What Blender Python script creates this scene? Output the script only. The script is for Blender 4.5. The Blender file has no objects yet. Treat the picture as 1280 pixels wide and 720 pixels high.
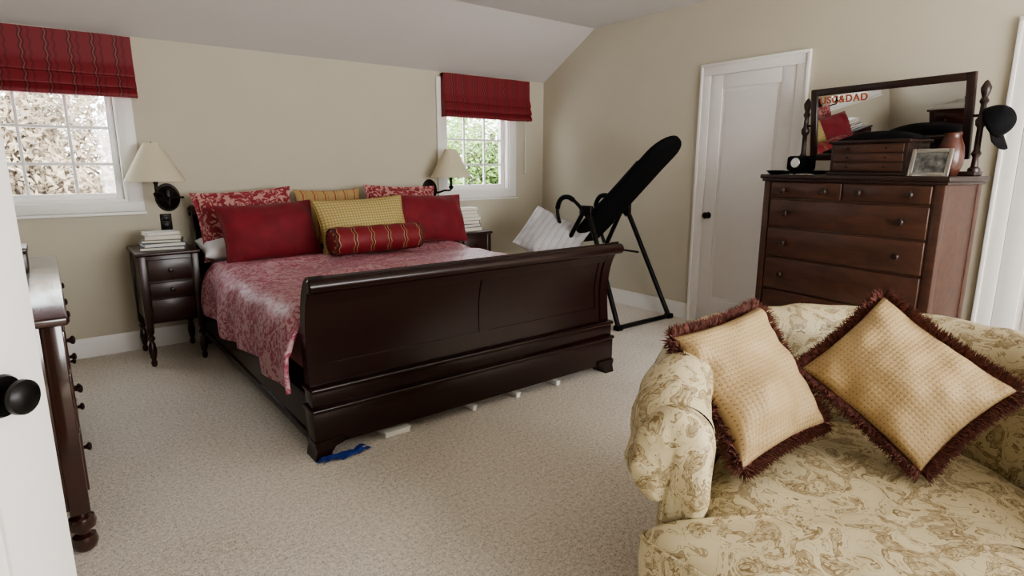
import bpy, bmesh, math, random
from mathutils import Vector, Matrix, noise
random.seed(7)
D=bpy.data
# ------------------------------------------------------------------ materials
def newmat(name):
    m=D.materials.new(name); m.use_nodes=True
    nt=m.node_tree; b=nt.nodes['Principled BSDF']
    return m,nt,b
def N(nt,t,**kw):
    n=nt.nodes.new(t)
    for k,v in kw.items():
        if k in n.inputs: n.inputs[k].default_value=v
        else: setattr(n,k,v)
    return n
def C(c): return (c[0],c[1],c[2],1)
def ramp(nt,stops,interp='LINEAR'):
    r=nt.nodes.new('ShaderNodeValToRGB'); cr=r.color_ramp; cr.interpolation=interp
    while len(cr.elements)<len(stops): cr.elements.new(0.5)
    for e,(p,c) in zip(cr.elements,stops):
        e.position=p; e.color=C(c)
    return r
def coords(nt,kind='Object',scale=(1,1,1)):
    tc=nt.nodes.new('ShaderNodeTexCoord'); mp=nt.nodes.new('ShaderNodeMapping')
    mp.inputs['Scale'].default_value=scale
    nt.links.new(tc.outputs[kind],mp.inputs['Vector'])
    return mp.outputs['Vector']
def bump(nt,b,h,strength=.2,dist=.01):
    bp=nt.nodes.new('ShaderNodeBump'); bp.inputs['Strength'].default_value=strength
    bp.inputs['Distance'].default_value=dist
    nt.links.new(h,bp.inputs['Height']); nt.links.new(bp.outputs['Normal'],b.inputs['Normal'])
def plain(name,col,rough=.6,metal=0,var=.0,scale=20,bmp=0,coat=0,spec=.5):
    m,nt,b=newmat(name)
    b.inputs['Roughness'].default_value=rough; b.inputs['Metallic'].default_value=metal
    b.inputs['Coat Weight'].default_value=coat; b.inputs['Coat Roughness'].default_value=.15
    b.inputs['Specular IOR Level'].default_value=spec
    n=N(nt,'ShaderNodeTexNoise',Scale=scale,Detail=4.0)
    nt.links.new(coords(nt),n.inputs['Vector'])
    r=ramp(nt,[(.3,[c*(1-var) for c in col]),(.7,[min(1,c*(1+var)) for c in col])])
    nt.links.new(n.outputs['Fac'],r.inputs['Fac']); nt.links.new(r.outputs['Color'],b.inputs['Base Color'])
    if bmp: bump(nt,b,n.outputs['Fac'],bmp,.004)
    return m
def wood(name,c1,c2,rough=.35,sc=(2,2,14),coat=.3,spec=.5):
    m,nt,b=newmat(name)
    v=coords(nt,'Object',sc)
    n=N(nt,'ShaderNodeTexNoise',Scale=3.0,Detail=6.0,Roughness=.6,Distortion=.6)
    nt.links.new(v,n.inputs['Vector'])
    r=ramp(nt,[(.3,c1),(.7,c2)])
    nt.links.new(n.outputs['Fac'],r.inputs['Fac']); nt.links.new(r.outputs['Color'],b.inputs['Base Color'])
    b.inputs['Roughness'].default_value=rough; b.inputs['Coat Weight'].default_value=coat
    b.inputs['Specular IOR Level'].default_value=spec
    b.inputs['Coat Roughness'].default_value=.2
    bump(nt,b,n.outputs['Fac'],.04,.002)
    return m
def M_(nt,op,a,bv=None,c=None):
    n=nt.nodes.new('ShaderNodeMath'); n.operation=op
    for i,x in enumerate((a,bv,c)):
        if x is None: continue
        if isinstance(x,(int,float)): n.inputs[i].default_value=x
        else: nt.links.new(x,n.inputs[i])
    return n.outputs[0]
def mixc(nt,fac,a,bc):
    n=nt.nodes.new('ShaderNodeMix'); n.data_type='RGBA'
    nt.links.new(fac,n.inputs[0])
    for i,x in ((6,a),(7,bc)):
        if isinstance(x,(tuple,list)): n.inputs[i].default_value=C(x)
        else: nt.links.new(x,n.inputs[i])
    return n.outputs[2]
def sepuv(nt,kind='UV',scale=(1,1,1)):
    v=coords(nt,kind,scale); s=nt.nodes.new('ShaderNodeSeparateXYZ'); nt.links.new(v,s.inputs[0]); return s.outputs,v
def weave(nt,b,v,scale=600,st=.15):
    n=N(nt,'ShaderNodeTexNoise',Scale=scale,Detail=1.0); nt.links.new(v,n.inputs['Vector'])
    bump(nt,b,n.outputs['Fac'],st,.002)
def blotch(nt,v,scale,lo,hi,dist=1.5,detail=3.0):
    n=N(nt,'ShaderNodeTexNoise',Scale=scale,Detail=detail,Distortion=dist); nt.links.new(v,n.inputs['Vector'])
    r=ramp(nt,[(lo,(0,0,0)),(hi,(1,1,1))]); nt.links.new(n.outputs['Fac'],r.inputs['Fac'])
    return r.outputs['Color'],n.outputs['Fac']

m_wall=plain('wall_paint',(.55,.505,.405),.75,var=.02,scale=3)
m_ceil=plain('ceiling_paint',(.62,.585,.56),.8,var=.015,scale=2)
m_white=plain('white_trim',(.80,.78,.75),.4,var=.01)
m_doorw=plain('door_white',(.78,.76,.74),.32,var=.01)
m_black=plain('black_metal',(.010,.009,.009),.35,metal=.6,var=.1)
m_blackp=plain('black_pad',(.005,.005,.006),.8,var=.2,scale=60,bmp=.2,spec=.15)
m_bed=wood('bed_cherry',(.010,.0030,.0025),(.022,.006,.0045),.26,(8,1.2,10),.10,.4)
m_night=wood('nightstand_mahogany',(.018,.006,.004),(.040,.012,.008),.33,(8,2,3),.15)
m_chest=wood('chest_walnut',(.038,.015,.009),(.085,.034,.019),.42,(9,1.5,7),.12)
m_chestd=wood('chest_dark',(.015,.006,.004),(.032,.012,.008),.4,(9,2,9),.2)
m_ldres=wood('dresser_mahogany',(.022,.007,.005),(.045,.014,.009),.10,(2,9,3),.9)
m_knob=plain('dark_knob',(.018,.008,.006),.3,var=.1)
m_bronze=plain('oil_bronze',(.018,.014,.011),.4,metal=.7,var=.1)
m_silver=plain('silver',(.55,.54,.50),.3,metal=1,var=.1)
m_paper=plain('paper',(.75,.71,.62),.8,var=.08,scale=200)
m_whitecl=plain('white_cotton',(.75,.74,.75),.9,var=.04,bmp=.1)
m_blue=plain('blue_cloth',(.012,.035,.22),.8,var=.2)
m_plastic=plain('white_plastic',(.75,.75,.73),.4,var=.02)
m_mattress=plain('mattress_ticking',(.45,.22,.22),.9,var=.05)
m_tan=plain('vase_brown',(.075,.022,.012),.35,var=.3,coat=.4)
m_leaf=plain('leaf_green',(.19,.29,.08),.7,var=.5,scale=1.5)
m_leafp=plain('leaf_pale',(.30,.24,.17),.7,var=.5,scale=1.5)
m_bark=plain('bark',(.12,.09,.07),.9,var=.3)

def carpet():
    m,nt,b=newmat('carpet')
    v=coords(nt)
    n=N(nt,'ShaderNodeTexNoise',Scale=150.0,Detail=3.0,Roughness=.7); nt.links.new(v,n.inputs['Vector'])
    n2=N(nt,'ShaderNodeTexNoise',Scale=1.6,Detail=3.0); nt.links.new(v,n2.inputs['Vector'])
    n3=N(nt,'ShaderNodeTexNoise',Scale=60.0,Detail=2.0); nt.links.new(v,n3.inputs['Vector'])
    s=M_(nt,'ADD',M_(nt,'MULTIPLY',n.outputs['Fac'],.6),M_(nt,'ADD',M_(nt,'MULTIPLY',n2.outputs['Fac'],.12),M_(nt,'MULTIPLY',n3.outputs['Fac'],.28)))
    r=ramp(nt,[(.36,(.36,.305,.245)),(.50,(.70,.635,.545)),(.64,(.92,.865,.775))])
    nt.links.new(s,r.inputs['Fac']); nt.links.new(r.outputs['Color'],b.inputs['Base Color'])
    b.inputs['Roughness'].default_value=.95; b.inputs['Specular IOR Level'].default_value=.1
    b.inputs['Sheen Weight'].default_value=.2
    bump(nt,b,s,.7,.012)
    return m
m_carpet=carpet()

def duvet():
    m,nt,b=newmat('duvet_damask'); v=coords(nt)
    f,_=blotch(nt,v,17,.46,.53,2.4,2.0)
    f2,_=blotch(nt,v,45,.50,.58,1.0,2.0)
    c=mixc(nt,f,(.60,.38,.42),(.36,.075,.125))
    f3=M_(nt,'MULTIPLY',f2,.4)
    c=mixc(nt,f3,c,(.60,.38,.42))
    nt.links.new(c,b.inputs['Base Color']); b.inputs['Roughness'].default_value=.45
    weave(nt,b,v,300,.12)
    return m
m_duvet=duvet()
def sham():
    m,nt,b=newmat('sham_floral'); v=coords(nt)
    f,_=blotch(nt,v,16,.50,.55,2.5,2.0)
    c=mixc(nt,f,(.25,.024,.038),(.52,.28,.25))
    nt.links.new(c,b.inputs['Base Color']); b.inputs['Roughness'].default_value=.7
    weave(nt,b,v,300,.12); return m
m_sham=sham()
def redsolid():
    m,nt,b=newmat('red_velvet'); v=coords(nt)
    n=N(nt,'ShaderNodeTexNoise',Scale=9.0,Detail=3.0); nt.links.new(v,n.inputs['Vector'])
    r=ramp(nt,[(.3,(.15,.005,.012)),(.7,(.21,.010,.019))]); nt.links.new(n.outputs['Fac'],r.inputs['Fac'])
    nt.links.new(r.outputs['Color'],b.inputs['Base Color']); b.inputs['Roughness'].default_value=.75
    b.inputs['Sheen Weight'].default_value=.1
    weave(nt,b,v,400,.15); return m
m_red=redsolid()
def stripes(name,axis,period,cols,kind='UV'):
    m,nt,b=newmat(name); o,v=sepuv(nt,kind)
    x=M_(nt,'DIVIDE',o[axis],period)
    y=o[1-axis] if kind=='UV' else o[2]
    w=M_(nt,'MULTIPLY',M_(nt,'SINE',M_(nt,'MULTIPLY',y,95.0)),.035)
    x=M_(nt,'FRACT',M_(nt,'ADD',x,M_(nt,'ADD',w,10.0)))
    r=ramp(nt,cols,'CONSTANT'); nt.links.new(x,r.inputs['Fac'])
    nt.links.new(r.outputs['Color'],b.inputs['Base Color']); b.inputs['Roughness'].default_value=.6
    weave(nt,b,v,500,.15); return m
R1=(.19,.012,.018); R2=(.085,.005,.010)
m_shade=stripes('shade_red_stripe',0,.125,[(0,R1),(.40,R2),(.48,(.26,.06,.05)),(.53,R2),(.62,R1),(.80,(.13,.007,.012)),(.9,R1)],'Object')
m_bolster=stripes('bolster_stripe',0,.13,[(0,R1),(.36,(.42,.25,.11)),(.40,R2),(.52,(.45,.27,.12)),(.56,R1),(.72,(.20,.009,.014)),(.88,R1)])
m_goldstr=stripes('gold_stripe',0,.09,[(0,(.42,.28,.12)),(.45,(.30,.05,.03)),(.55,(.42,.28,.12)),(.75,(.36,.18,.07)),(.82,(.42,.28,.12))])
def dotted(name,base,dot,per,thr,kind='UV'):
    m,nt,b=newmat(name); o,v=sepuv(nt,kind)
    k=2*math.pi/per
    s=M_(nt,'MULTIPLY',M_(nt,'SINE',M_(nt,'MULTIPLY',M_(nt,'ADD',o[0],o[1]),k)),M_(nt,'SINE',M_(nt,'MULTIPLY',M_(nt,'SUBTRACT',o[0],o[1]),k)))
    g=M_(nt,'GREATER_THAN',s,thr)
    c=mixc(nt,g,base,dot); nt.links.new(c,b.inputs['Base Color']); b.inputs['Roughness'].default_value=.6
    bump(nt,b,s,.25,.003); return m
m_golddot=dotted('gold_trellis',(.37,.27,.09),(.54,.45,.22),.045,.12)
m_tandot=dotted('tan_pin_dot',(.37,.265,.135),(.19,.10,.05),.026,.84)
m_quilt=stripes('grey_quilt',0,.06,[(0,(.50,.49,.49)),(.62,(.26,.25,.26)),(.70,(.50,.49,.49)),(.86,(.34,.33,.34)),(.92,(.50,.49,.49))])
def toile():
    m,nt,b=newmat('chair_toile'); v=coords(nt)
    n=N(nt,'ShaderNodeTexNoise',Scale=11.0,Detail=2.5,Distortion=1.8); nt.links.new(v,n.inputs['Vector'])
    nf=n.outputs['Fac']
    fill=M_(nt,'MULTIPLY',M_(nt,'GREATER_THAN',nf,.53),.62)
    l1=M_(nt,'MULTIPLY',M_(nt,'LESS_THAN',M_(nt,'ABSOLUTE',M_(nt,'SUBTRACT',nf,.53)),.009),.9)
    l2=M_(nt,'MULTIPLY',M_(nt,'LESS_THAN',M_(nt,'ABSOLUTE',M_(nt,'SUBTRACT',nf,.61)),.010),.95)
    l3=M_(nt,'MULTIPLY',M_(nt,'LESS_THAN',M_(nt,'ABSOLUTE',M_(nt,'SUBTRACT',nf,.43)),.007),.65)
    f2,_=blotch(nt,v,60,.44,.54,1.0,2.0)
    fill=M_(nt,'MULTIPLY',fill,M_(nt,'ADD',M_(nt,'MULTIPLY',f2,.65),.35))
    fac=M_(nt,'MAXIMUM',M_(nt,'MAXIMUM',fill,l1),M_(nt,'MAXIMUM',l2,l3))
    c=mixc(nt,fac,(.52,.445,.285),(.175,.115,.048))
    nt.links.new(c,b.inputs['Base Color']); b.inputs['Roughness'].default_value=.55
    weave(nt,b,v,350,.12); return m
m_toile=toile()
m_fringe=plain('fringe_maroon',(.11,.034,.024),.8,var=.7,scale=90)
def lampshade():
    m,nt,b=newmat('lamp_shade_linen'); b.inputs['Base Color'].default_value=(.82,.76,.60,1)
    b.inputs['Roughness'].default_value=.8
    tr=nt.nodes.new('ShaderNodeBsdfTranslucent'); tr.inputs['Color'].default_value=(.85,.78,.6,1)
    mx=nt.nodes.new('ShaderNodeMixShader'); mx.inputs[0].default_value=.35
    out=[n for n in nt.nodes if n.type=='OUTPUT_MATERIAL'][0]
    nt.links.new(b.outputs[0],mx.inputs[1]); nt.links.new(tr.outputs[0],mx.inputs[2]); nt.links.new(mx.outputs[0],out.inputs[0])
    return m
m_lsh=lampshade()
def glass():
    m,nt,b=newmat('window_glass')
    tr=nt.nodes.new('ShaderNodeBsdfTransparent'); gl=nt.nodes.new('ShaderNodeBsdfGlossy'); gl.inputs['Roughness'].default_value=.02
    mx=nt.nodes.new('ShaderNodeMixShader'); mx.inputs[0].default_value=.05
    out=[n for n in nt.nodes if n.type=='OUTPUT_MATERIAL'][0]
    nt.links.new(tr.outputs[0],mx.inputs[1]); nt.links.new(gl.outputs[0],mx.inputs[2]); nt.links.new(mx.outputs[0],out.inputs[0])
    return m
m_glass=glass()
m_mirror=plain('mirror_glass',(.9,.9,.9),.01,metal=1)
def bookmat(i,c): return plain('book_cover_%d'%i,c,.5,var=.05)
BK=[bookmat(i,c) for i,c in enumerate([(.07,.10,.07),(.42,.38,.30),(.03,.03,.05),(.35,.30,.22),(.12,.03,.03),(.6,.6,.58),(.06,.09,.16)])]

# ------------------------------------------------------------------ builder
def cr(pts,sub=6):
    P=[Vector(p) for p in pts]; out=[]
    for i in range(len(P)-1):
        p0=P[max(i-1,0)];p1=P[i];p2=P[i+1];p3=P[min(i+2,len(P)-1)]
        for k in range(sub):
            t=k/sub
            out.append(.5*((2*p1)+(-p0+p2)*t+(2*p0-5*p1+4*p2-p3)*t*t+(-p0+3*p1-3*p2+p3)*t**3))
    out.append(P[-1]); return out
def frame(c,n,roll=0):
    n=Vector(n).normalized(); x=Vector((0,0,1)).cross(n).normalized(); y=n.cross(x)
    M=Matrix((x,y,n)).transposed().to_4x4()
    return Matrix.Translation(Vector(c))@M@Matrix.Rotation(math.radians(roll),4,'Z')
class B:
    def __init__(s,name,M=None):
        s.name=name; s.bm=bmesh.new(); s.uv=s.bm.loops.layers.uv.new('UVMap'); s.mats=[]; s.M=M or Matrix()
    def mi(s,mat):
        if mat not in s.mats: s.mats.append(mat)
        return s.mats.index(mat)
    def add(s,vs,fs,mat,M=None,uvs=None):
        T=s.M@M if M is not None else s.M
        bv=[s.bm.verts.new(T@Vector(v)) for v in vs]; k=s.mi(mat)
        for f in fs:
            if len(set(f))<3: continue
            try: fc=s.bm.faces.new([bv[i] for i in f])
            except ValueError: continue
            fc.material_index=k; fc.smooth=True
            if uvs:
                for l,i in zip(fc.loops,f): l[s.uv].uv=uvs[i]
    def box(s,lo,hi,mat,bev=.004,seg=2,M=None):
        t=bmesh.new(); bmesh.ops.create_cube(t,size=1)
        lo=Vector(lo);hi=Vector(hi);c=(lo+hi)/2;d=hi-lo
        for v in t.verts: v.co=Vector((v.co.x*d.x,v.co.y*d.y,v.co.z*d.z))+c
        if bev>0:
            bmesh.ops.bevel(t,geom=t.edges[:],offset=min(bev,min(abs(d.x),abs(d.y),abs(d.z))*.45),segments=seg,affect='EDGES',profile=.5)
        t.verts.index_update()
        s.add([v.co.copy() for v in t.verts],[[v.index for v in f.verts] for f in t.faces],mat,M); t.free()
    def lathe(s,prof,mat,c=(0,0,0),n=20,M=None,axis='Z'):
        vs=[];fs=[];L=len(prof)
        for r,z in prof:
            for k in range(n):
                a=2*math.pi*k/n; x,y=r*math.cos(a),r*math.sin(a)
                p={'Z':(x,y,z),'X':(z,x,y),'Y':(x,z,y)}[axis]
                vs.append(Vector(p)+Vector(c))
        for i in range(L-1):
            for k in range(n):
                k2=(k+1)%n; fs.append([i*n+k,i*n+k2,(i+1)*n+k2,(i+1)*n+k])
        if prof[0][0]>1e-5: fs.append(list(range(n))[::-1])
        if prof[-1][0]>1e-5: fs.append([(L-1)*n+k for k in range(n)])
        s.add(vs,fs,mat,M)
    def tube(s,pts,r,mat,n=8,closed=False,M=None,cap=True):
        P=[Vector(p) for p in pts]; L=len(P); vs=[];fs=[]
        up=None
        for i in range(L):
            if closed: t=(P[(i+1)%L]-P[i-1])
            else: t=P[min(i+1,L-1)]-P[max(i-1,0)]
            t.normalize()
            if up is None:
                up=Vector((0,0,1)) if abs(t.z)<.9 else Vector((1,0,0))
            a=t.cross(up)
            if a.length<1e-6: a=t.orthogonal()
            a.normalize(); b2=a.cross(t).normalized(); up=b2
            rr=r[i] if isinstance(r,(list,tuple)) else r
            for k in range(n):
                an=2*math.pi*k/n; vs.append(P[i]+a*math.cos(an)*rr+b2*math.sin(an)*rr)
        for i in range(L if closed else L-1):
            j=(i+1)%L
            for k in range(n):
                k2=(k+1)%n; fs.append([i*n+k,i*n+k2,j*n+k2,j*n+k])
        if cap and not closed:
            fs.append(list(range(n))[::-1]); fs.append([(L-1)*n+k for k in range(n)])
        s.add(vs,fs,mat,M)
    def grid(s,f,nu,nv,mat,M=None,uvf=None):
        vs=[];uv=[];fs=[]
        for i in range(nu+1):
            for j in range(nv+1):
                u,v=i/nu,j/nv; vs.append(f(u,v)); uv.append(uvf(u,v) if uvf else (u,v))
        for i in range(nu):
            for j in range(nv):
                a=i*(nv+1)+j; fs.append([a,a+nv+1,a+nv+2,a+1])
        s.add(vs,fs,mat,M,uv)
    def extrude(s,poly,vec,mat,M=None):
        n=len(poly); vec=Vector(vec); P=[Vector(p) for p in poly]
        vs=P+[p+vec for p in P]; fs=[[i,(i+1)%n,n+(i+1)%n,n+i] for i in range(n)]
        fs.append(list(range(n))[::-1]); fs.append([n+i for i in range(n)])
        s.add(vs,fs,mat,M)
    def pillow(s,M,w,h,t,mat,seed=0,pinch=.07,wr=.012,flange=0,p=.42,n=26,pipe=None):
        def f(sg):
            def g(u,v):
                a=u*2-1;b2=v*2-1
                a=math.sin(a*math.pi/2);b2=math.sin(b2*math.pi/2)
                x=w/2*a*(1-pinch*(1-b2*b2)); y=h/2*b2*(1-pinch*(1-a*a))
                z=t/2*max(0,(1-a**2)*(1-b2**2))**p
                nz=noise.noise(Vector((x*7+seed,y*7,seed*3.1+sg)))*wr+noise.noise(Vector((x*18+seed,y*18,seed)))*wr*.4
                e=min(1,z/(t*.2))
                return Vector((x,y,sg*(z+nz*e)))
            return g
        uvf=lambda u,v:(math.sin((u*2-1)*math.pi/2)*w/2,math.sin((v*2-1)*math.pi/2)*h/2)
        s.grid(f(1),n,n,mat,M,uvf); s.grid(f(-1),n,n,mat,M,uvf)
        per=[]
        K=24
        for side in range(4):
            for k in range(K):
                q=-1+2*k/K
                a,b2=[(q,-1),(1,q),(-q,1),(-1,-q)][side]
                per.append(Vector((w/2*a*(1-pinch*(1-b2*b2)),h/2*b2*(1-pinch*(1-a*a)),0)))
        if flange:
            vs=[];L=len(per)
            for q in per: vs.append(q*.97)
            for i,q in enumerate(per): vs.append(q*(1+flange*2/max(w,h))+Vector((0,0,noise.noise(q*9+Vector((seed,0,0)))*.02)))
            s.add(vs,[[i,(i+1)%L,L+(i+1)%L,L+i] for i in range(L)],mat,M,[(v.x,v.y) for v in vs])
        if pipe: s.tube(per,.006,pipe,6,True,M)
        return per
    def done(s,sharp=40,merge=0,mods=()):
        if merge: bmesh.ops.remove_doubles(s.bm,verts=s.bm.verts[:],dist=merge)
        bmesh.ops.recalc_face_normals(s.bm,faces=s.bm.faces[:])
        lo=Vector((1e9,)*3);hi=-lo
        for v in s.bm.verts:
            for i in range(3): lo[i]=min(lo[i],v.co[i]);hi[i]=max(hi[i],v.co[i])
        c=Vector(((lo.x+hi.x)/2,(lo.y+hi.y)/2,lo.z))
        for v in s.bm.verts: v.co-=c
        me=D.meshes.new(s.name); s.bm.to_mesh(me); s.bm.free()
        for m in s.mats: me.materials.append(m)
        me.set_sharp_from_angle(angle=math.radians(sharp))
        o=D.objects.new(s.name,me); o.location=c; bpy.context.scene.collection.objects.link(o)
        return o
A=math.radians(38.1); RX,RY=math.cos(A),-math.sin(A); HX,HY=math.sin(A),math.cos(A)
def cw(X,F,z=0): return Vector((X*RX+F*HX,X*RY+F*HY,z))

# ------------------------------------------------------------------ room
XL,XR,YB,YS,H,HW=-.66,4.42,5.08,-2.2,2.66,2.235
b=B('floor'); b.box((XL-.15,YS-.15,-.1),(XR+.15,YB+.15,0),m_carpet,0); b.done()
b=B('wall_back')
W1=(-.37,.47,1.10,2.12); W2=(3.15,3.93,1.10,2.12)
def wallx(b,x0,x1,z0,z1): b.box((x0,YB,z0),(x1,YB+.15,z1),m_wall,0)
wallx(b,XL-.15,W1[0],0,H); wallx(b,W1[1],W2[0],0,H); wallx(b,W2[1],XR+.15,0,H)
for W in (W1,W2): wallx(b,W[0],W[1],0,W[2]); wallx(b,W[0],W[1],W[3],H)
b.done()
b=B('wall_right'); b.box((XR,YS-.15,0),(XR+.15,YB,H),m_wall,0); b.done()
b=B('wall_left'); b.box((XL-.15,YS-.15,0),(XL,YB,H),m_wall,0); b.done()
b=B('wall_front')
b.box((XL,YS-.15,0),(.8,YS,H),m_wall,0); b.box((3.9,YS-.15,0),(XR,YS,H),m_wall,0)
b.box((.8,YS-.15,0),(3.9,YS,.7),m_wall,0); b.box((.8,YS-.15,2.25),(3.9,YS,H),m_wall,0); b.done()
b=B('ceiling')
YC=4.33
b.box((XL-.15,YS-.15,H),(XR+.15,YC,H+.12),m_ceil,0)
b.extrude([(XL-.15,YC,H),(XL-.15,YB+.15,HW-.09),(XL-.15,YB+.15,HW+.1),(XL-.15,YC,H+.12)],(XR-XL+.3,0,0),m_ceil)
b.done(20)
def window(W,name):
    b=B(name); x0,x1,z0,z1=W; c=.095
    y=YB
    b.box((x0-c,y-.022,z0),(x0,y,z1),m_white,.003); b.box((x1,y-.022,z0),(x1+c,y,z1),m_white,.003)
    b.box((x0-c,y-.022,z1),(x1+c,y,z1+.06),m_white,.003)
    b.box((x0-c,y-.022,z0-c+.024),(x1+c,y,z0),m_white,.003)
    b.box((x0-c-.01,y-.035,z0-c-.0),(x1+c+.01,y,z0-c+.022),m_white,.004)
    t=.015
    b.box((x0,y-.01,z0),(x0+t,y+.14,z1),m_white,0); b.box((x1-t,y-.01,z0),(x1,y+.14,z1),m_white,0)
    b.box((x0+t,y-.01,z0),(x1-t,y+.14,z0+t),m_white,0); b.box((x0+t,y-.01,z1-t),(x1-t,y+.14,z1),m_white,0)
    f=.045; a0,a1,c0,c1=x0+t,x1-t,z0+t,z1-t; ys,ye=y+.05,y+.09
    b.box((a0,ys,c0),(a0+f,ye,c1),m_white,.004); b.box((a1-f,ys,c0),(a1,ye,c1),m_white,.004)
    b.box((a0+f,ys,c0),(a1-f,ye,c0+f),m_white,.004); b.box((a0+f,ys,c1-f),(a1-f,ye,c1),m_white,.004)
    for i in (1,2):
        xm=a0+(a1-a0)*i/3; b.box((xm-.010,ys+.008,c0+f),(xm+.010,ye-.008,c1-f),m_white,.003)
    for i in (1,2,3):
        zm=c0+(c1-c0)*i/4; b.box((a0+f,ys+.009,zm-.010),(a1-f,ye-.009,zm+.010),m_white,.003)
    b.box((a0+f*.5,y+.068,c0+f*.5),(a1-f*.5,y+.071,c1-f*.5),m_glass,0)
    return b.done()
window(W1,'window_1'); window(W2,'window_2')
def shade(x0,x1,name):
    b=B(name); top=2.215
    prof=[(.045,top),(.047,2.10),(.050,2.03),(.062,1.99),(.072,1.955),(.060,1.945),(.066,1.93),(.080,1.90),(.086,1.875),(.068,1.868),(.076,1.855),(.090,1.835),(.088,1.815),(.060,1.812)]
    P=cr([(p[0],p[1],0) for p in prof],5); n=len(P)-1
    def f(u,v):
        p=P[min(n,int(round(v*n)))]
        x=x0+(x1-x0)*u
        sag=-.006*math.sin(u*math.pi)*v+ .004*noise.noise(Vector((x*6,p[1]*4,0)))
        return Vector((x,YB-.03-p[0]-.006*v*math.sin(u*9),p[1]+sag))
    b.grid(f,40,n,m_shade)
    for xx in (x0,x1):
        def g(u,v,xx=xx):
            q=f(0 if xx==x0 else 1,v); return Vector((xx,q.y+(YB-.026-q.y)*u,q.z))
        b.grid(g,2,n,m_shade)
    b.box((x0,YB-.074,top-.03),(x1,YB-.023,top-.002),m_shade,.003)
    return b.done(60)
shade(-.47,.595,'roman_shade'); shade(3.10,4.16,'roman_shade')
b=B('shade_pull_cord'); b.tube([(4.135,YB-.04,1.83),(4.137,YB-.035,1.5),(4.135,YB-.03,1.30)],.003,m_white,6); b.lathe([(.001,0),(.009,.01),(.006,.035),(.001,.04)],m_white,(4.135,YB-.03,1.265),10); b.done()
def bb(name,p0,p1,nrm):
    b=B(name); p0=Vector(p0+(0,));p1=Vector(p1+(0,));n=Vector(nrm+(0,))
    prof=[(0,0),(.016,0),(.016,.095),(.013,.105),(.013,.115),(.006,.13),(.005,.14),(0,.14)]
    b.extrude([p0+n*a+Vector((0,0,z)) for a,z in prof],p1-p0,m_white); b.done(30)
bb('baseboard_back',(XL,YB),(XR,YB),(0,-1))
bb('baseboard_right',(XR,3.07),(XR,YB-.016),(-1,0)); bb('baseboard_right.001',(XR,1.02),(XR,2.18),(-1,0))
bb('baseboard_left',(XL,.9),(XL,YB-.016),(1,0))
def wdoor(y0,y1,zt,name,tname,knob=True):
    c=.09
    b=B(tname)
    for a0,a1,sd in ((y0-c,y0,0),(y1,y1+c,1)):
        b.box((XR-.022,a0,0),(XR,a1,zt),m_white,.003)
        o0=a0-.004 if sd==0 else a1-.018
        b.box((XR-.032,o0,0),(XR-.001,o0+.022,zt+c-.018),m_white,.004)
    b.box((XR-.022,y0-c,zt),(XR,y1+c,zt+c),m_white,.003); b.box((XR-.032,y0-c-.004,zt+c-.018),(XR-.001,y1+c+.004,zt+c+.004),m_white,.004)
    b.done()
    b=B(name); s=.11
    x0,x1=XR-.014,XR-.001
    b.box((XR-.004,y0,0.01),(XR-.001,y1,zt),m_doorw,0)
    b.box((x0,y0+.003,.01),(x1,y0+s,zt-.003),m_doorw,.003); b.box((x0,y1-s,.01),(x1,y1-.003,zt-.003),m_doorw,.003)
    b.box((x0,y0+s,zt-s),(x1,y1-s,zt-.003),m_doorw,.003); b.box((x0,y0+s,.01),(x1,y1-s,.22),m_doorw,.003)
    b.box((XR-.010,y0+s+.03,.25),(XR-.003,y1-s-.03,zt-s-.03),m_doorw,.006)
    if knob:
        b.lathe([(.001,-.062),(.020,-.06),(.028,-.048),(.026,-.034),(.012,-.026),(.010,-.010),(.026,-.006),(.028,0)],m_black,(x0,y1-.055,.94),18,axis='X')
    b.done()
wdoor(2.27,2.98,2.07,'door_1','trim_1')
wdoor(.12,.93,2.07,'door_2','trim_2',False)
hd=Vector((-.61,.72,0)); ed=Vector((-.056,1.325,0)); dl=(ed-hd).length; ang=math.atan2(ed.y-hd.y,ed.x-hd.x)
Md=Matrix.Translation(hd)@Matrix.Rotation(ang,4,'Z')
b=B('door_3',Md); s=.12
b.box((.001,-.012,.013),(dl-.001,.012,2.049),m_doorw,0)
for (a0,a1,z0,z1) in ((0,s,.012,2.05),(dl-s,dl,.012,2.05),(s,dl-s,1.93,2.05),(s,dl-s,.012,.24),(s,dl-s,.80,.92)):
    b.box((a0,-.02,z0),(a1,.02,z1),m_doorw,.003)
b.lathe([(.001,-.052),(.020,-.051),(.029,-.043),(.030,-.035),(.020,-.027),(.011,-.023),(.011,-.010),(.034,-.007),(.037,0)],m_black,(dl-.084,-.02,.975),24,axis='Y')
b.lathe([(.035,0),(.032,.007),(.011,.01),(.011,.024),(.029,.036),(.02,.055),(.001,.056)],m_black,(dl-.084,.02,.975),24,axis='Y')
b.done()

# ------------------------------------------------------------------ bed
b=B('sleigh_bed')
X0,X1=.85,2.845
def sheet(pts,th):
    P=cr([(p[0],p[1],0) for p in pts],6); L=[];R=[]
    for i,p in enumerate(P):
        t=(P[min(i+1,len(P)-1)]-P[max(i-1,0)]).normalized(); n=Vector((-t.y,t.x,0))
        L.append(p+n*th/2); R.append(p-n*th/2)
    return L+R[::-1]
def slab(pts,th,x0,x1): b.extrude([(x0,q.x,q.y) for q in sheet(pts,th)],(x1-x0,0,0),m_bed)
fc=[(2.625,.34),(2.635,.45),(2.638,.55),(2.628,.66),(2.600,.76),(2.560,.825),(2.515,.850)]
slab(fc,.036,X0+.02,X1-.02)
for a,c in ((X0,X0+.07),(X1-.07,X1)): slab(fc,.062,a,c)
for a,c in ((X0+.07,X0+.11),(X1-.11,X1-.07),(1.818,1.888)): slab(fc[:-1],.046,a,c)
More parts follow.
